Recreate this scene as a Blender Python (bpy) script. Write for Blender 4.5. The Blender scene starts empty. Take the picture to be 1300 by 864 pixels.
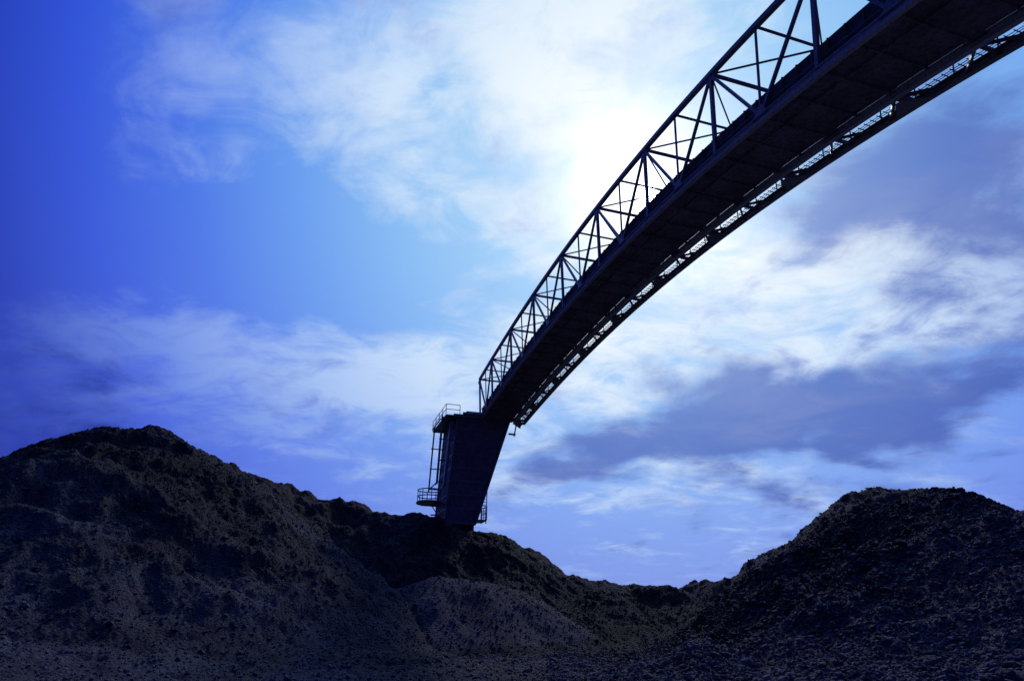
import bpy, bmesh, math, numpy as np
from mathutils import Vector
scene=bpy.context.scene
rng=np.random.default_rng(7)

# ------------------------------------------------------------------ materials
def new_mat(name):
    m=bpy.data.materials.new(name); m.use_nodes=True
    nt=m.node_tree; b=nt.nodes["Principled BSDF"]; return m,nt,b
def ramp(nt,fac,stops):
    r=nt.nodes.new("ShaderNodeValToRGB"); e=r.color_ramp.elements
    while len(e)<len(stops): e.new(0.5)
    for i,(p,c) in enumerate(stops): e[i].position=p; e[i].color=(*c,1)
    nt.links.new(fac,r.inputs[0]); return r.outputs[0]
def noise(nt,vec,scale,detail=4,rough=.55,dist=0):
    n=nt.nodes.new("ShaderNodeTexNoise"); n.inputs["Scale"].default_value=scale
    n.inputs["Detail"].default_value=detail; n.inputs["Roughness"].default_value=rough
    n.inputs["Distortion"].default_value=dist
    nt.links.new(vec,n.inputs["Vector"]); return n.outputs[0]
def mixc(nt,a,b,f,mode='MIX'):
    m=nt.nodes.new("ShaderNodeMix"); m.data_type='RGBA'; m.blend_type=mode
    for sock,v in ((m.inputs[0],f),(m.inputs[6],a),(m.inputs[7],b)):
        if isinstance(v,(int,float)): sock.default_value=v
        elif isinstance(v,tuple): sock.default_value=(*v,1)
        else: nt.links.new(v,sock)
    return m.outputs[2]

def steel(name,c1,c2,rough=.6,metal=.3,scale=1.5):
    m,nt,b=new_mat(name)
    tc=nt.nodes.new("ShaderNodeTexCoord").outputs["Object"]
    n1=noise(nt,tc,scale,5,.65); n2=noise(nt,tc,scale*9,4,.6)
    col=ramp(nt,n1,[(.35,c1),(.65,c2)])
    col=mixc(nt,col,(c1[0]*.4,c1[1]*.4,c1[2]*.4),ramp(nt,n2,[(.45,(0,0,0)),(.7,(.8,.8,.8))]))
    nt.links.new(col,b.inputs["Base Color"])
    b.inputs["Roughness"].default_value=rough; b.inputs["Metallic"].default_value=metal
    bp=nt.nodes.new("ShaderNodeBump"); bp.inputs["Strength"].default_value=.3; bp.inputs["Distance"].default_value=.02
    nt.links.new(n2,bp.inputs["Height"]); nt.links.new(bp.outputs[0],b.inputs["Normal"])
    return m
M_frame=steel("weathered_frame_steel",(.20,.18,.22),(.30,.27,.32),.45)
M_chord=steel("lit_chord_steel",(.55,.53,.60),(.65,.63,.70),.5,0)  # paler base colour stands in for light catching the chord edges
M_belly=steel("sooty_rusty_plate",(.22,.17,.21),(.44,.33,.40),.8,.0,.7)
M_skirt=steel("coal_dusted_skirt",(.10,.07,.08),(.18,.13,.14),.8,.0,.7)
M_chute=steel("coal_dusted_chute_plate",(.17,.12,.15),(.30,.22,.24),.75,.1,.8)
M_rubber=steel("black_rubber",(.04,.035,.04),(.07,.06,.065),.85,0,.9)
M_galv=steel("galvanised_steel",(.22,.23,.25),(.33,.34,.37),.5,.4,2)

def ground_mat(name,rock=False):
    m,nt,b=new_mat(name)
    tc=nt.nodes.new("ShaderNodeNewGeometry").outputs["Position"]
    big=noise(nt,tc,.16,4,.6,.8); mid=noise(nt,tc,.9,5,.7); fine=noise(nt,tc,9,4,.75); grit=noise(nt,tc,26,3,.7)
    vor=nt.nodes.new("ShaderNodeTexVoronoi"); vor.inputs["Scale"].default_value=9; nt.links.new(tc,vor.inputs["Vector"])
    a=ramp(nt,big,[(.40,(.026,.024,.031)),(.60,(.060,.054,.066))])
    c=mixc(nt,a,(.012,.011,.015),ramp(nt,mid,[(.45,(0,0,0)),(.66,(.6,.6,.6))]))
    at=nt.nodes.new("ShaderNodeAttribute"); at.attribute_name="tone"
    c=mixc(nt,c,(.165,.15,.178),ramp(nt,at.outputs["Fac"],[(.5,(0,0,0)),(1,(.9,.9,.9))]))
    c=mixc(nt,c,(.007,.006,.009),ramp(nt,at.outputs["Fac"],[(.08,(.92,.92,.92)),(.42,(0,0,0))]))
    lf=ramp(nt,at.outputs["Fac"],[(.05,(.12,.12,.12)),(.5,(.65,.65,.65))])
    ff=nt.nodes.new("ShaderNodeMath"); ff.operation='MULTIPLY'
    nt.links.new(ramp(nt,fine,[(.50,(0,0,0)),(.74,(1,1,1))]),ff.inputs[0]); nt.links.new(lf,ff.inputs[1])
    c=mixc(nt,c,(.27,.245,.285),ff.outputs[0])
    if rock:
        oi=noise(nt,tc,4.1,1)
        c=mixc(nt,c,(.33,.30,.345),ramp(nt,oi,[(.42,(0,0,0)),(.75,(.7,.7,.7))]))
    else:
        c=mixc(nt,c,(.005,.005,.006),ramp(nt,grit,[(.46,(0,0,0)),(.64,(.9,.9,.9))]))
    nt.links.new(c,b.inputs["Base Color"])
    b.inputs["Roughness"].default_value=.85
    b.inputs["Specular IOR Level"].default_value=.3
    m2=nt.nodes.new("ShaderNodeMath"); m2.operation='SUBTRACT'; nt.links.new(grit,m2.inputs[0]); nt.links.new(vor.outputs["Distance"],m2.inputs[1])
    bp=nt.nodes.new("ShaderNodeBump"); bp.inputs["Strength"].default_value=.95; bp.inputs["Distance"].default_value=.08
    nt.links.new(m2.outputs[0],bp.inputs["Height"]); nt.links.new(bp.outputs[0],b.inputs["Normal"])
    return m
M_ground=ground_mat("coal_and_gravel_ground"); M_rock=ground_mat("gravel_stone",True)

# ------------------------------------------------------------------ terrain
def hsh(ix,iy,seed):
    h=(ix.astype(np.int64)*374761393+iy.astype(np.int64)*668265263+seed*982451653)&0xffffffff
    h=((h^(h>>13))*1274126177)&0xffffffff
    return ((h^(h>>16))&0xffff)/65535.0
def vnoise(x,y,seed):
    ix=np.floor(x);iy=np.floor(y);fx=x-ix;fy=y-iy
    fx=fx*fx*fx*(fx*(fx*6-15)+10);fy=fy*fy*fy*(fy*(fy*6-15)+10)
    a=hsh(ix,iy,seed);b=hsh(ix+1,iy,seed);c=hsh(ix,iy+1,seed);d=hsh(ix+1,iy+1,seed)
    return (a*(1-fx)+b*fx)*(1-fy)+(c*(1-fx)+d*fx)*fy-.5
def fbm(x,y,f,octv,seed,g=.5):
    r=np.zeros_like(x);a=1.
    for o in range(octv):
        r+=a*vnoise(x*f+o*17.3,y*f-o*9.1,seed+o);f*=2.03;a*=g
    return r
R1=[(-33.6,29.9,6.1),(-29.7,31.1,7.8),(-27.0,32.2,9.19),(-25.7,33.3,10.41),(-24.6,35.2,11.74),(-23.6,36.0,12.19),(-22.3,37.9,12.61),(-22.1,40.3,12.26),(-20.5,45.6,11.44),(-18.9,49.5,11.45),(-13.6,50.2,10.3),(-11.2,48.7,8.95),(-9.6,48.1,8.5),(-7.2,48.0,8.5),(-5.4,48.2,8.15),(-2.4,48.4,7.85),(0,50,7.15),(2.7,55.9,5.67),(4.8,61.8,5.2),(11.6,65,4.63),(13.5,64.6,4.61),(14.5,64.4,3.96),(15.9,57.8,4.5),(18.2,50.8,4.16),(18.9,44.1,4.83),(18.1,37.9,5.2),(17.6,33.7,6.0),(17.3,31.2,7.3),(17.5,28.3,7.55),(17.5,26.8,7.1),(17.2,24.6,6.1),(17.0,20.9,4.5),(17.3,16.7,3.0)]
def seg_h(x,y,A,B,slope,rnd=.35):
    dx,dy=B[0]-A[0],B[1]-A[1];L2=dx*dx+dy*dy
    t=np.clip(((x-A[0])*dx+(y-A[1])*dy)/L2,0,1)
    d=np.hypot(x-A[0]-t*dx,y-A[1]-t*dy)
    return A[2]+t*(B[2]-A[2])-slope*(np.sqrt(d*d+rnd*rnd)-rnd)
# (start, end, slope, crest rounding, tone of the material)
HEAPS=[((-30,24,3.4),(-19,28.5,4.8),.55,.6,.58),((-19,28.5,4.8),(-12.5,34,3.2),.5,.6,.5),
       ((-24,30,7.3),(-21,31,7.6),.6,.8,.8),
       ((5.5,44,3.1),(10.5,46,3.4),.45,.5,.3),((5.9,21.2,.9),(6.6,21.8,.8),.5,.4,.55),
       ((12,30,2.3),(17.0,27,4.6),.5,.5,.7),((9.5,17,.4),(13,15.5,1.1),.4,.5,.65),((-9,24,.6),(-4,23.5,.4),.3,.8,.5),
       ((-12,22,.5),(-20,20,1.8),.3,1.,.62)]
MOUND=[((-6.2,37.0,3.1),(-4.4,37.6,3.6)),((-4.4,37.6,3.6),(-2.6,38.0,3.5)),((-2.6,38.0,3.5),(.2,39.2,3.0))]
def height(x,y,want_tone=False):
    r=np.hypot(x,y)
    nx_=fbm(x,y,.12,3,11)*3.2; ny_=fbm(x,y,.12,3,23)*3.2
    wx=x+nx_; wy=y+ny_
    near=np.full_like(x,-9.)
    for i in range(len(R1)-1):
        h0=seg_h(x,y,R1[i],R1[i+1],.64)
        near=np.maximum(near,h0)
    warp=np.full_like(x,-9.)
    for i in range(len(R1)-1): warp=np.maximum(warp,seg_h(wx,wy,R1[i],R1[i+1],.66))
    near=near*.55+np.minimum(warp,near+1.2)*.45
    near=near-np.clip(x-17.8,0,10)*.7*(y<42)
    tone=np.where(x>8,.66,.44)
    for A,B,s,rd_,tn in HEAPS:
        h=seg_h(wx*.5+x*.5,wy*.5+y*.5,A,B,s,rd_); tone=np.where(h>near,tn,tone); near=np.maximum(near,h)
    md=np.full_like(x,-9.)
    for A,B in MOUND: md=np.maximum(md,seg_h(x*.8+wx*.2,y*.8+wy*.2,A,B,.62,.8))
    base=.25*fbm(x,y,.15,3,5)*np.clip(r/10,0,1)
    k=.5
    z=np.maximum(near,base)+k*np.log1p(np.exp(-np.abs(near-base)/k))*.6
    pile=np.clip(near/3,0,1)
    g=fbm(x,y,.4,3,41)
    rd=1-np.abs(fbm(x,y,.25,3,77))*2.2
    z+=pile*(g*.55+(rd-.7)*.45)
    md=md+g*.22
    ism=np.clip((md-z)/.5+fbm(x,y,1.1,4,91)*.5,0,1)*(md>z-.2)
    z=np.maximum(z,md)
    f2=np.zeros_like(x); act=(r<85); xa,ya=x[act],y[act]
    f2[act]=fbm(xa,ya,1.3,5,61,.64)
    z+=f2*.24*np.clip(r/8,0,1)*(.5+.5*pile)*(1-ism*.55)
    far=np.clip((r-120)/500,0,1); z=z*(1-far)+far*(-.5)
    z=np.where(r<6,z*.3,z)
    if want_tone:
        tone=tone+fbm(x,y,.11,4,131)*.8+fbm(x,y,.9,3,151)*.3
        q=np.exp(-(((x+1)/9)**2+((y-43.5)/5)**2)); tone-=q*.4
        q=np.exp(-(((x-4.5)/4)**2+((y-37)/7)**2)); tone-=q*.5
        e=x+4.1+fbm(x,y,.5,3,33)*.8; q=np.clip((1.9-np.abs(e))/.5,0,1)*(y>38)*(y<50); tone-=q*.45  # shadow streak below the chute, painted into the ground tone
        q=np.exp(-(((x+17+fbm(x,y,.2,3,9)*6)/11)**2+((y-33.5+fbm(x,y,.2,3,19)*5)/3.2)**2)); tone-=q*.7  # shade of the hollow on the left hill, darkened in the tone
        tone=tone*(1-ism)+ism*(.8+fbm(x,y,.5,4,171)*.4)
        return z,np.clip(tone,0,1)
    return z
az=np.radians(np.concatenate([np.arange(-48,48,.1),np.arange(48,312,2.)]))
rr=np.concatenate([[0,.5,1.5],np.arange(3,12,.5),np.arange(12,75,.12),75*1.12**np.arange(0,36)])
A,Rr=np.meshgrid(az,rr,indexing='ij')
X=Rr*np.sin(A);Y=Rr*np.cos(A);Z,TN=height(X.ravel(),Y.ravel(),True);Z=Z.reshape(X.shape)
na,nr=X.shape
idx=np.arange(na*nr).reshape(na,nr)
nx=np.roll(idx,-1,axis=0)
F=np.stack([idx[:,:-1],idx[:,1:],nx[:,1:],nx[:,:-1]],-1).reshape(-1,4)[:,::-1]
def fast_mesh(name,V,Fc,mat,smooth=False):
    me=bpy.data.meshes.new(name); n=Fc.shape[1]
    me.vertices.add(len(V)); me.vertices.foreach_set("co",V.astype(np.float32).ravel())
    me.loops.add(Fc.size); me.loops.foreach_set("vertex_index",Fc.astype(np.int32).ravel())
    me.polygons.add(len(Fc)); me.polygons.foreach_set("loop_start",np.arange(0,Fc.size,n,dtype=np.int32))
    me.polygons.foreach_set("use_smooth",np.full(len(Fc),smooth))
    me.update(calc_edges=True); me.materials.append(mat)
    ob=bpy.data.objects.new(name,me); scene.collection.objects.link(ob); return ob
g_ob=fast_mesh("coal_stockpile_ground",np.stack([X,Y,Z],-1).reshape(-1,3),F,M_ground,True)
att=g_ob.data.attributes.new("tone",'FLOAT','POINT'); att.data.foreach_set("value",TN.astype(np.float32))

# stones scattered over the piles: one mesh
t=(1+5**.5)/2
ico=np.array([(-1,t,0),(1,t,0),(-1,-t,0),(1,-t,0),(0,-1,t),(0,1,t),(0,-1,-t),(0,1,-t),(t,0,-1),(t,0,1),(-t,0,-1),(-t,0,1)],float)/1.9
icf=np.array([(0,11,5),(0,5,1),(0,1,7),(0,7,10),(0,10,11),(1,5,9),(5,11,4),(11,10,2),(10,7,6),(7,1,8),(3,9,4),(3,4,2),(3,2,6),(3,6,8),(3,8,9),(4,9,5),(2,4,11),(6,2,10),(8,6,7),(9,8,1)])
N1,N2,N3=60000,46000,0
a=np.radians(np.concatenate([rng.uniform(-46,46,N1),rng.uniform(3,46,N2)]))
r=np.concatenate([np.sqrt(rng.uniform(13**2,48**2,N1)),np.sqrt(rng.uniform(13**2,32**2,N2))])
sz=np.exp(rng.normal(-3.1,.45,len(a))); sz=np.clip(sz,.02,.19); sz[:N1]*=.7+.1*(r[:N1]/30)
x=r*np.sin(a);y=r*np.cos(a)
z,tn=height(x,y,True)
n=len(a)
V=np.repeat(ico[None],n,0)*rng.uniform(.65,1.25,(n,12,1))
sc=rng.uniform(.6,1.25,(n,1,3)); V=V*sc
th=rng.uniform(0,6.28,n);c,s=np.cos(th),np.sin(th)
vx=V[...,0]*c[:,None]-V[...,1]*s[:,None];vy=V[...,0]*s[:,None]+V[...,1]*c[:,None]
V=np.stack([vx,vy,V[...,2]*.75],-1)*sz[:,None,None]+np.stack([x,y,z+sz*.1],-1)[:,None]
Fi=(icf[None]+12*np.arange(n)[:,None,None]).reshape(-1,3)
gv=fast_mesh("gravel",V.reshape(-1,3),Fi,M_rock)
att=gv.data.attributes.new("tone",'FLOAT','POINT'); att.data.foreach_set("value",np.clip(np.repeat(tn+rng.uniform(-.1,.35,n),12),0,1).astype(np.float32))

# ------------------------------------------------------------------ conveyor
K=4.0; AZ=math.radians(-18.05); D=np.array([math.sin(AZ),math.cos(AZ)]);Nn=np.array([math.cos(AZ),-math.sin(AZ)]);C1=3.347; ZC=1.7
def zs(s):
    if s<1: return 3.468+.2726*(s-1),.2726
    return .000564161*s**3-.028818*s**2+.328569*s+3.1679, 3*.000564161*s*s-2*.028818*s+.328569
def P(s,o,h):
    z,sl=zs(s); q=1/math.sqrt(1+sl*sl)
    xy=(s-h*sl*q)*D+(C1+o)*Nn
    return Vector((xy[0]*K,xy[1]*K,(z+h*q)*K+ZC))
def W(s,o,z):   # plain vertical coordinates (z above eye level, in K units)
    xy=s*D+(C1+o)*Nn; return Vector((xy[0]*K,xy[1]*K,z*K+ZC))
class Part:
    def __init__(s): s.v=[];s.f=[]
    def hexa(s,b,t):
        i=len(s.v); s.v+= [tuple(p) for p in list(b)+list(t)]
        s.f+=[(i,i+3,i+2,i+1),(i+4,i+5,i+6,i+7),(i,i+1,i+5,i+4),(i+1,i+2,i+6,i+5),(i+2,i+3,i+7,i+6),(i+3,i,i+4,i+7)]
    def bar(s,p,q,w,h=None,up=Vector((0,0,1))):
        h=h or w; d=(q-p)
        if d.length<1e-5:return
        d.normalize(); x=d.cross(up)
        if x.length<.05: x=d.cross(Vector((D[0],D[1],0)))
        x.normalize(); u=x.cross(d).normalized(); x*=w/2;u=u*h/2
        s.hexa([p-x-u,p+x-u,p+x+u,p-x+u],[q-x-u,q+x-u,q+x+u,q-x+u])
    def ibar(s,p,q,w,h,t=.02):   # I-section
        d=(q-p).normalized(); x=d.cross(Vector((0,0,1))).normalized(); u=x.cross(d).normalized()
        for k in (-1,1): s.bar(p+u*(k*(h/2-t/2)),q+u*(k*(h/2-t/2)),w,t)
        s.bar(p,q,t,h-2*t-.002)
    def cyl(s,p,q,r,n=16):
        d=(q-p).normalized(); x=d.orthogonal().normalized(); y=d.cross(x); i=len(s.v)
        for e in (p,q):
            for k in range(n):
                a=2*math.pi*k/n; s.v.append(tuple(e+x*r*math.cos(a)+y*r*math.sin(a)))
        for k in range(n): s.f.append((i+k,i+(k+1)%n,i+n+(k+1)%n,i+n+k))
        s.f.append(tuple(range(i+n-1,i-1,-1))); s.f.append(tuple(range(i+n,i+2*n)))
    def obj(s,name,mat,parent):
        me=bpy.data.meshes.new(name); me.from_pydata(s.v,[],s.f); me.materials.append(mat)
        bm=bmesh.new(); bm.from_mesh(me); bmesh.ops.recalc_face_normals(bm,faces=bm.faces); bm.to_mesh(me); bm.free()
        o=bpy.data.objects.new(name,me); scene.collection.objects.link(o); o.parent=parent; return o
root=bpy.data.objects.new("conveyor_stacker",None); scene.collection.objects.link(root)
BW=.76; H=.975; S0=-12.9; PL=1.28
nodes=[2.6+PL*k for k in range(-12,8)]+[12.45]
nodes[-2:]=[nodes[-2],12.5]
fine=[]
for a_,b_ in zip(nodes[:-1],nodes[1:]):
    m=4
    fine+= [a_+(b_-a_)*i/m for i in range(m)]
fine.append(nodes[-1])
ch=Part(); tp_=Part(); tr=Part(); belly=Part(); skirt=Part(); wk=Part(); gr=Part(); rail=Part()
for a_,b_ in zip(fine[:-1],fine[1:]):
    for o in (0,BW):
        ch.ibar(P(a_,o,0),P(b_,o,0),.20,.30)
        tp_.bar(P(a_,o,H),P(b_,o,H),.20,.20)
    tp_.ibar(P(a_,1.0,0),P(b_,1.0,0),.20,.30)
    wk.bar(P(a_,.795,.012),P(b_,.795,.012),.12,.14)
    wk.bar(P(a_,.86,.06),P(b_,.86,.06),.30,.05)
    for o in (.055,.705):
        skirt.hexa([P(a_,o-.008,.045),P(b_,o-.008,.045),P(b_,o+.008,.045),P(a_,o+.008,.045)],[P(a_,o-.008,.27),P(b_,o-.008,.27),P(b_,o+.008,.27),P(a_,o+.008,.27)])
    belly.hexa([P(a_,.035,.03),P(b_,.035,.03),P(b_,.725,.03),P(a_,.725,.03)],[P(a_,.035,.045),P(b_,.035,.045),P(b_,.725,.045),P(a_,.725,.045)])
    belly.bar(P(a_,.26,.016),P(b_,.26,.016),.05,.06)
for i,(a_,b_) in enumerate(zip(nodes[:-1],nodes[1:])):
    m=(a_+b_)/2
    for o in (0,BW):
        tr.bar(P(b_,o,0.03),P(b_,o,H-.02),.13,.15)
        tr.bar(P(a_,o,H-.01),P(m,o,.03),.11,.11)
        tr.bar(P(m,o,.03),P(b_,o,H-.01),.11,.11)
        tr.bar(P(m,o,.05),P(m,o,H-.02),.07,.07)
        tr.hexa([P(m-.09,o-.014,.02),P(m+.09,o-.014,.02),P(m+.09,o+.014,.02),P(m-.09,o+.014,.02)],[P(m-.03,o-.014,.13),P(m+.03,o-.014,.13),P(m+.03,o+.014,.13),P(m-.03,o+.014,.13)])
        tr.hexa([P(b_-.04,o-.013,H-.11),P(b_+.04,o-.013,H-.11),P(b_+.04,o+.013,H-.11),P(b_-.04,o+.013,H-.11)],[P(b_-.1,o-.013,H-.02),P(b_+.1,o-.013,H-.02),P(b_+.1,o+.013,H-.02),P(b_-.1,o+.013,H-.02)])
    tr.bar(P(b_,0,H),P(b_,BW,H),.12,.12)
    tr.bar(P(m,0,H),P(m,BW,H),.08,.08)
    tr.bar(P(a_,0,H),P(m,BW,H-.003),.06,.06)
    tr.bar(P(m,BW,H-.003),P(b_,0,H),.06,.06)
    for q in (.25,.5,.75,1.0):
        s_=a_+(b_-a_)*q
        belly.bar(P(s_,.03,.012),P(s_,.73,.012),.10 if q==1 else .06,.13 if q==1 else .08)
    tr.bar(P(b_,BW,-.005),P(b_,1.0,-.005),.16,.20)
    for e,wd in ((b_,.10),(m,.08)):
        for sg in (-1,1):
            tr.bar(P(e,BW,-.02),P(e+sg*.24,1.0,-.01),wd,wd)
    tr.bar(P(m,BW,-.005),P(m,1.0,-.005),.09,.12)
    tr.hexa([P(b_-.15,.95,-.056),P(b_+.15,.95,-.056),P(b_+.03,.80,-.056),P(b_-.03,.80,-.056)],[P(b_-.15,.95,-.050),P(b_+.15,.95,-.050),P(b_+.03,.80,-.050),P(b_-.03,.80,-.050)])
    if a_>-4:
        nb=20
        for j in range(nb):
            s_=a_+(b_-a_)*(j+.5)/nb
            gr.bar(P(s_,.90,.035),P(s_,.985,.035),.02,.03)
        for j in range(3):
            o=.915+.026*j
            for q in range(4):
                gr.bar(P(a_+(b_-a_)*q/4,o,.03),P(a_+(b_-a_)*(q+1)/4,o,.03),.014,.02)
        for q in range(4):
            s_=a_+(b_-a_)*q/4; e_=a_+(b_-a_)*(q+1)/4
            rail.cyl(P(s_,.99,.03),P(s_,.99,.30),.025,6)
            for h in (.165,.30): rail.cyl(P(s_,.99,h),P(e_,.99,h),.024,6)
        for j in range(8):
            s_=a_+(b_-a_)*(j+.5)/8
            for o,o2 in ((.04,.0),(.72,.76)):
                skirt.bar(P(s_,o,.04),P(s_,o2+(.03 if o<.3 else -.03),.255),.07,.05)
            skirt.cyl(P(s_,.07,.21),P(s_,.25,.10),.07,8)
            skirt.cyl(P(s_,.69,.21),P(s_,.51,.10),.07,8)
            skirt.cyl(P(s_,.26,.10),P(s_,.50,.10),.07,8)
for a_,b_ in zip(fine[:-1],fine[1:]):
    if a_>-4: rail.cyl(P(a_,.015,.12),P(b_,.015,.12),.03,6)
ch.obj("bottom_chords",M_chord,root); tp_.obj("top_chords",M_frame,root); tr.obj("lattice_members",M_frame,root); belly.obj("belt_deck_underside",M_belly,root)
skirt.obj("belt_skirts_and_idlers",M_skirt,root); wk.obj("walkway_stringer",M_frame,root); gr.obj("walkway_grating",M_galv,root); rail.obj("handrails",M_frame,root)
ns=900; no=9
ss=np.linspace(-4,12.45,ns); v=[];f=[]
for i,s_ in enumerate(ss):
    for j in range(no):
        o=.06+.64*j/(no-1)
        h=.25+.10*math.sin(math.pi*j/(no-1))+rng.uniform(-.012,.018)
        v.append(tuple(P(s_,o,h)))
for i in range(ns-1):
    for j in range(no-1):
        q=i*no+j; f.append((q,q+1,q+no+1,q+no))
me=bpy.data.meshes.new("belt_load"); me.from_pydata(v,[],f); me.materials.append(M_rock)
o=bpy.data.objects.new("coal_on_belt",me); scene.collection.objects.link(o); o.parent=root
# ---- head and discharge chute
hd=Part(); hf=Part(); sp=Part(); gl=Part()
tz=3.88; s0=12.42; s1=13.75
b_=[W(s0,-.71,1.67),W(s0,-.07,1.67),W(s0+1.0,-.07,1.67),W(s0+1.0,-.71,1.67)]
t_=[W(s0,-.52,tz),W(s0,.65,tz),W(s1,.65,tz),W(s1,-.52,tz)]
hd.hexa(b_,t_)
hd.hexa([W(s0+.06,-.46,tz+.003),W(s0+.06,.60,tz+.003),W(s1-.1,.60,tz+.003),W(s1-.1,-.46,tz+.003)],[W(s0+.1,-.3,tz+.16),W(s0+.1,.55,tz+.16),W(s1-.2,.55,tz+.16),W(s1-.2,-.3,tz+.16)])
def lerp(a,b,t): return a+(b-a)*t
for i in range(4):
    hf.bar(b_[i],t_[i],.14,.14,Vector((D[0],D[1],0)))
for k in range(0,9):
    q=k/8
    c=[lerp(b_[i],t_[i],q) for i in range(4)]
    for i in range(4): hf.bar(c[i],c[(i+1)%4],.06,.12 if k%4 else .2)
for k in range(44):
    q=(k+.5)/44
    for i,off in ((0,.06),(1,-.05)):
        p=lerp(b_[i],t_[i],q)+Vector((Nn[0],Nn[1],0))*off*K*.5-Vector((D[0],D[1],0))*.06
        gl.bar(p,p-Vector((D[0],D[1],0))*.05,.055,.055)
gl.cyl(W(s0-.05,-.42,tz+.05),W(s0-.05,.42,tz+.05),.13,14)
hf.bar(W(s0-.04,-.62,tz),W(s0-.04,.72,tz),.14,.24)
zl=1.67
for k in range(3):
    z2=zl-.16; g=.008*(k%2)
    q=k*.002
    sp.hexa([W(s0+.06+q,-.70+g,z2+.004),W(s0+.06+q,-.09-g,z2+.004),W(s0+.9,-.09-g,z2+.004),W(s0+.9,-.70+g,z2+.004)],[W(s0+.06+q,-.70+g,zl),W(s0+.06+q,-.09-g,zl),W(s0+.9,-.09-g,zl),W(s0+.9,-.70+g,zl)])
    zl=z2
for s_ in (s0+.2,s0+1.1):
    hf.cyl(W(s_,-.86,2.45),W(s_,-.80,tz+.02),.07,8)
    for z_ in (2.5,2.95,3.4,3.84): hf.bar(W(s_,-.86,z_),W(s_,-.56,z_),.08,.08)
for z_ in (2.5,3.84): hf.bar(W(s0+.2,-.85,z_),W(s0+1.1,-.85,z_),.08,.08)
hf.cyl(W(s0+.32,-.86,2.45),W(s0+.32,-.80,tz+.1),.035,6)
hf.bar(W(s0+.1,-.73,2.4),W(s0+.1,-.63,tz-.1),.46,.22)   # cable duct
hf.hexa([W(s0-.1,-.80,tz-.04),W(s0-.1,-.50,tz-.04),W(s1,-.50,tz-.04),W(s1,-.80,tz-.04)],[W(s0-.1,-.80,tz-.015),W(s0-.1,-.50,tz-.015),W(s1,-.50,tz-.015),W(s1,-.80,tz-.015)])
def railing(pts,zb,hh=.28,step=.3):
    for (sa,oa),(sb,ob) in zip(pts[:-1],pts[1:]):
        L=math.hypot(sb-sa,ob-oa); m=max(1,int(L/step))
        for i in range(m+1):
            q=i/m; S_=sa+(sb-sa)*q;O_=oa+(ob-oa)*q
            hf.cyl(W(S_,O_,zb),W(S_,O_,zb+hh),.03,6)
        for h in (.5,1): hf.cyl(W(sa,oa,zb+hh*h),W(sb,ob,zb+hh*h),.028,6)
railing([(s0-.1,-.50),(s0-.1,-.80),(s1,-.80)],tz-.01,.22)
cs,co_,cz,cr=s0+.45,-.96,2.10,.24
for k in range(24):
    a1=2*math.pi*k/24;a2=2*math.pi*(k+1)/24
    f1=(cs+cr*math.cos(a1),co_+cr*math.sin(a1));f2=(cs+cr*math.cos(a2),co_+cr*math.sin(a2))
    for h in (0,.13,.26): hf.cyl(W(f1[0],f1[1],cz+h),W(f2[0],f2[1],cz+h),.045 if h else .12,6)
    if k%3==0: hf.cyl(W(f1[0],f1[1],cz),W(f1[0],f1[1],cz+.26),.035,6)
hf.cyl(W(cs,co_,cz-.02),W(cs,co_,cz+.0),.19*K,20)
for ds in (-.15,.15):
    hf.bar(W(cs+ds,co_+.05,cz-.03),W(cs+ds,-.62,cz-.03),.09,.12); hf.bar(W(cs+ds,co_+.1,cz-.04),W(cs+ds,-.66,cz-.32),.06,.06)
hf.bar(W(s0+.0,-1.0,1.80),W(s0+.0,-.7,1.80),.06,.1)
hf.hexa([W(s0+.5,-.05,1.80),W(s0+.5,.30,1.80),W(s0+.9,.30,1.80),W(s0+.9,-.05,1.80)],[W(s0+.5,-.05,1.825),W(s0+.5,.30,1.825),W(s0+.9,.30,1.825),W(s0+.9,-.05,1.825)])
railing([(s0+.5,.06),(s0+.5,.30),(s0+.9,.30)],1.825,.28,.12)
hf.cyl(W(s0+.5,.28,1.74),W(s0+.5,.30,2.45),.04,6); hf.cyl(W(s0+.5,.17,1.74),W(s0+.5,.19,2.45),.04,6)
for k in range(10): hf.cyl(W(s0+.5,.18,1.8+.065*k),W(s0+.5,.29,1.8+.065*k),.025,5)
hf.bar(W(s0+.5,.02,2.43),W(s0+.5,.30,2.43),.07,.07); hf.bar(W(s0+.5,.0,2.12),W(s0+.5,.2,2.12),.06,.06)
hf.bar(W(s0-.05,.66,tz),W(s0-.05,1.02,tz+.02),.12,.2); hf.bar(W(s0-.05,.80,tz),W(s0-.02,.74,tz-.35),.1,.1); hf.bar(W(s0+.0,.62,tz-.3),W(s0+.0,.78,tz-.3),.1,.14)
hd.obj("discharge_chute",M_chute,root); hf.obj("head_frame_and_platforms",M_frame,root); sp.obj("telescopic_spout",M_rubber,root); gl.obj("roller_and_bolts",M_galv,root)
tp=Part()
for s_ in (-2.5,-7.6):
    zt=zs(s_)[0]
    for o in (-.1,.86):
        tp.bar(W(s_,o-.15 if o<0 else o+.15,-.6),W(s_,o,zt-.05),.35,.35)
    tp.bar(W(s_,-.1,zt-.07),W(s_,.86,zt-.07),.3,.35)
    tp.bar(W(s_,-.2,.0),W(s_,.86,zt-.1),.15,.15)
tp.obj("support_trestle",M_frame,root)

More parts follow.
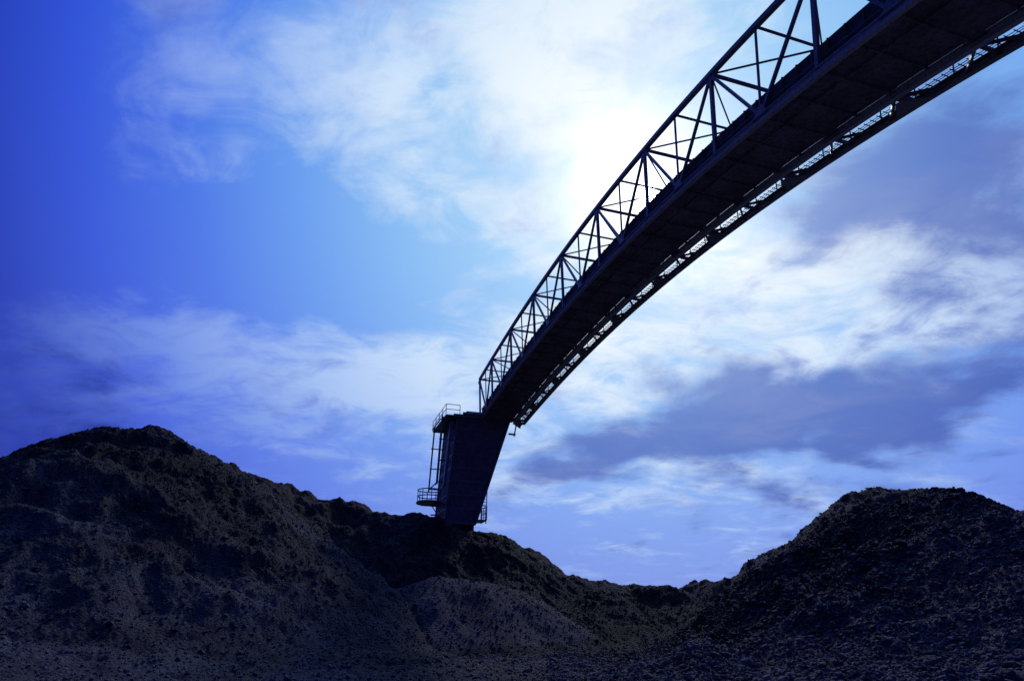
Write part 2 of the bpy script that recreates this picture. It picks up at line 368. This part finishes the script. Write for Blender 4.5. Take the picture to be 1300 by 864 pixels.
# ------------------------------------------------------------------ sky
w=bpy.data.worlds.new("World"); scene.world=w; w.use_nodes=True; nt=w.node_tree
for n_ in list(nt.nodes): nt.nodes.remove(n_)
class X_:
    def __init__(s,o): s.o=o
    def __add__(s,b): return mth('ADD',s,b)
    def __radd__(s,b): return mth('ADD',s,b)
    def __sub__(s,b): return mth('SUBTRACT',s,b)
    def __rsub__(s,b): return mth('SUBTRACT',b,s)
    def __mul__(s,b): return mth('MULTIPLY',s,b)
    def __rmul__(s,b): return mth('MULTIPLY',s,b)
    def __truediv__(s,b): return mth('DIVIDE',s,b)
def mth(op,*a,clamp=False):
    n_=nt.nodes.new("ShaderNodeMath"); n_.operation=op; n_.use_clamp=clamp
    for i,v_ in enumerate(a):
        if isinstance(v_,X_): nt.links.new(v_.o,n_.inputs[i])
        else: n_.inputs[i].default_value=v_
    return X_(n_.outputs[0])
def sstep(v_,a,b):
    n_=nt.nodes.new("ShaderNodeMapRange"); n_.interpolation_type='SMOOTHSTEP'
    nt.links.new(v_.o,n_.inputs[0]); n_.inputs[1].default_value=a;n_.inputs[2].default_value=b; return X_(n_.outputs[0])
SAZ,SEL=15.0,36.5
sd=Vector((math.sin(math.radians(SAZ))*math.cos(math.radians(SEL)),math.cos(math.radians(SAZ))*math.cos(math.radians(SEL)),math.sin(math.radians(SEL))))
tc=nt.nodes.new("ShaderNodeTexCoord"); gen=tc.outputs["Generated"]
sep=nt.nodes.new("ShaderNodeSeparateXYZ"); nt.links.new(gen,sep.inputs[0])
dx,dy,dz=(X_(sep.outputs[i]) for i in range(3))
dot=nt.nodes.new("ShaderNodeVectorMath"); dot.operation='DOT_PRODUCT'; nt.links.new(gen,dot.inputs[0]); dot.inputs[1].default_value=sd
th_=mth('ARCCOSINE',mth('MINIMUM',X_(dot.outputs["Value"]),.9999999))*57.2958
AZn=mth('ARCTAN2',dx,dy)*57.2958
EL=mth('ARCSINE',dz)*57.2958
cz_=mth('MAXIMUM',dz,0)+.22
comb=nt.nodes.new("ShaderNodeCombineXYZ"); nt.links.new((dx/cz_).o,comb.inputs[0]); nt.links.new((dy/cz_).o,comb.inputs[1])
cv=comb.outputs[0]
def wn(vec,scale,det,rough,dist=0.,loc=(0,0,0),rot=0,sc=(1,1,1)):
    mp=nt.nodes.new("ShaderNodeMapping"); nt.links.new(vec,mp.inputs[0]); mp.inputs["Location"].default_value=loc; mp.inputs["Rotation"].default_value=(0,0,rot); mp.inputs["Scale"].default_value=sc
    return X_(noise(nt,mp.outputs[0],scale,det,rough,dist))
w1=wn(cv,1.6,3,.55,.3,(3,1,0)); w2=wn(cv,1.6,3,.55,.3,(9,5,2))
wa=(w1-.5)*24; we=(w2-.5)*18
aw=AZn+wa; ew=EL+we
def blob(a,e,sa,se,amp,rot=0):
    c,s=math.cos(math.radians(rot)),math.sin(math.radians(rot))
    p=aw-a; q=ew-e
    u=(p*(c/sa))+(q*(s/sa)); v_=(q*(c/se))-(p*(s/se))
    return mth('EXPONENT',(u*u+v_*v_)*-1.0)*amp
n_big=wn(cv,2.4,6,.58,.5,(1,2,0),.5,(1,1.5,1))
n_fin=wn(cv,6.0,7,.62,.8,(4,7,0),.4,(1,1.25,1))
n_puff=wn(cv,3.6,7,.6,.35,(6,3,3))
bright=[(-21,47,15,8,.75,-20),(-38,42,12,6,.5,-25),(-10,41,9,5,.4,-20),(-8,54,14,6,.5,0),(10,43,11,11,1.2,0),(8,54,12,6,.8,0),(-30,18,22,6,.85,8),(-12,19,13,6,.55,0),(33,22,14,5,1.05,25),(42,25,9,6,.6,20),(10,21,12,6,.7,0),(24,28,10,6,.7,10),(0,11,10,5,.55,0),(24,9.5,13,3.5,.5,5),(-45,9,16,6,.45,0),(20,52,12,6,.5,0)]
dark=[(18,15.2,14,4.2,1.1,3),(34,15.0,13,4.2,.95,14),(6,13,7,2.2,.45,-8),(40,33,12,8,1.2,15),(46,26,8,5,.5,15),(-40,12,12,3.5,.45,0),(30,5,14,3,.45,0),(-24,57,16,6,.6,0),(-50,50,14,8,.6,0),(30,40,7,5,.4,0)]
clear=[(-20,33,14,6,.5,-10),(-42,29,14,7,.6,0)]
def tot(L):
    r_=None
    for b in L:
        g_=blob(*b); r_=g_ if r_ is None else r_+g_
    return r_
B=tot(bright)-tot(clear); Dk=tot(dark)
bf=sstep(B*.8+(n_big-.5)*1.9+(n_fin-.5)*1.5,.08,.92)
df=sstep(Dk*.95+(n_puff-.5)*1.6+(n_fin-.5)*.8-.06,.12,.92)
belly_=sstep((n_puff-.5)*1.0+(n_fin-.5)*1.1+(n_big-.5)*-.5,-.05,.38)      # shaded undersides inside the bright clouds
def s2l(c):
    return tuple(((v/255)/12.92 if v/255<=.04045 else ((v/255+.055)/1.055)**2.4) for v in c)
T=mth('DIVIDE',th_,70.)
def rm(st): return ramp(nt,T.o,[(d_/70,s2l(c)) for d_,c in st])
clearc=rm([(0,(240,250,255)),(7,(212,236,255)),(14,(172,220,253)),(23,(138,196,250)),(31,(102,162,246)),(39,(66,118,238)),(46,(38,78,222)),(53,(20,42,172)),(66,(10,18,90))])
brightc=rm([(0,(255,255,255)),(7,(253,255,255)),(14,(240,249,255)),(24,(210,230,253)),(34,(168,196,245)),(44,(114,144,229)),(53,(62,84,188)),(66,(30,42,118))])
midc=rm([(0,(245,250,255)),(7,(214,232,255)),(14,(176,204,248)),(24,(140,170,234)),(34,(112,138,222)),(44,(78,104,208)),(53,(42,62,170)),(66,(20,30,100))])
darkc=rm([(0,(190,210,245)),(10,(132,158,218)),(22,(90,116,194)),(34,(70,90,176)),(46,(36,50,150)),(66,(12,18,70))])
hazec=rm([(20,(158,184,241)),(34,(138,158,232)),(46,(106,128,222)),(55,(58,74,186)),(68,(30,40,110))])
hz=mth('EXPONENT',mth('MAXIMUM',EL,0)*-.052)
sky=nt.nodes.new("ShaderNodeTexSky"); sky.sky_type='NISHITA'; sky.sun_disc=False
sky.sun_elevation=math.radians(SEL); sky.sun_rotation=math.radians(SAZ)
nish=mixc(nt,sky.outputs[0],(.014,.032,.09),1.0,'MULTIPLY')
col=mixc(nt,clearc,nish,.12)
col=mixc(nt,col,hazec,(hz*.95).o)
cloud=mixc(nt,brightc,midc,(belly_*.75).o)
col=mixc(nt,col,cloud,(bf*.94).o)
col=mixc(nt,col,darkc,(df*.86).o)
glow=mth('EXPONENT',th_*th_*(-1/45.))*.5+mth('EXPONENT',th_*-.6)*2.0+(1-sstep(th_,.6,.95))*25.
addn=nt.nodes.new("ShaderNodeVectorMath"); addn.operation='MULTIPLY_ADD'
cg=nt.nodes.new("ShaderNodeCombineXYZ")
for i in range(3): nt.links.new(glow.o,cg.inputs[i])
nt.links.new(cg.outputs[0],addn.inputs[0]); addn.inputs[1].default_value=(.9,.97,1); nt.links.new(col,addn.inputs[2])
bg=nt.nodes.new("ShaderNodeBackground"); nt.links.new(addn.outputs[0],bg.inputs[0]); bg.inputs[1].default_value=1
ow=nt.nodes.new("ShaderNodeOutputWorld"); nt.links.new(bg.outputs[0],ow.inputs[0])

sl=bpy.data.lights.new("sun","SUN"); sl.energy=.55; sl.angle=math.radians(4); sl.color=(1,.97,.95)
so=bpy.data.objects.new("sun",sl); scene.collection.objects.link(so); so.rotation_euler=(-sd).to_track_quat('-Z','Y').to_euler()

cam=bpy.data.cameras.new("camera"); co=bpy.data.objects.new("camera",cam); scene.collection.objects.link(co)
co.location=(0,0,1.7); co.rotation_euler=(math.radians(90+24),0,0)
cam.sensor_width=36; cam.lens=36*780/1300; cam.clip_end=10000; cam.clip_start=.1
scene.camera=co
scene.view_settings.view_transform='Standard'; scene.view_settings.look='None'; scene.view_settings.exposure=0
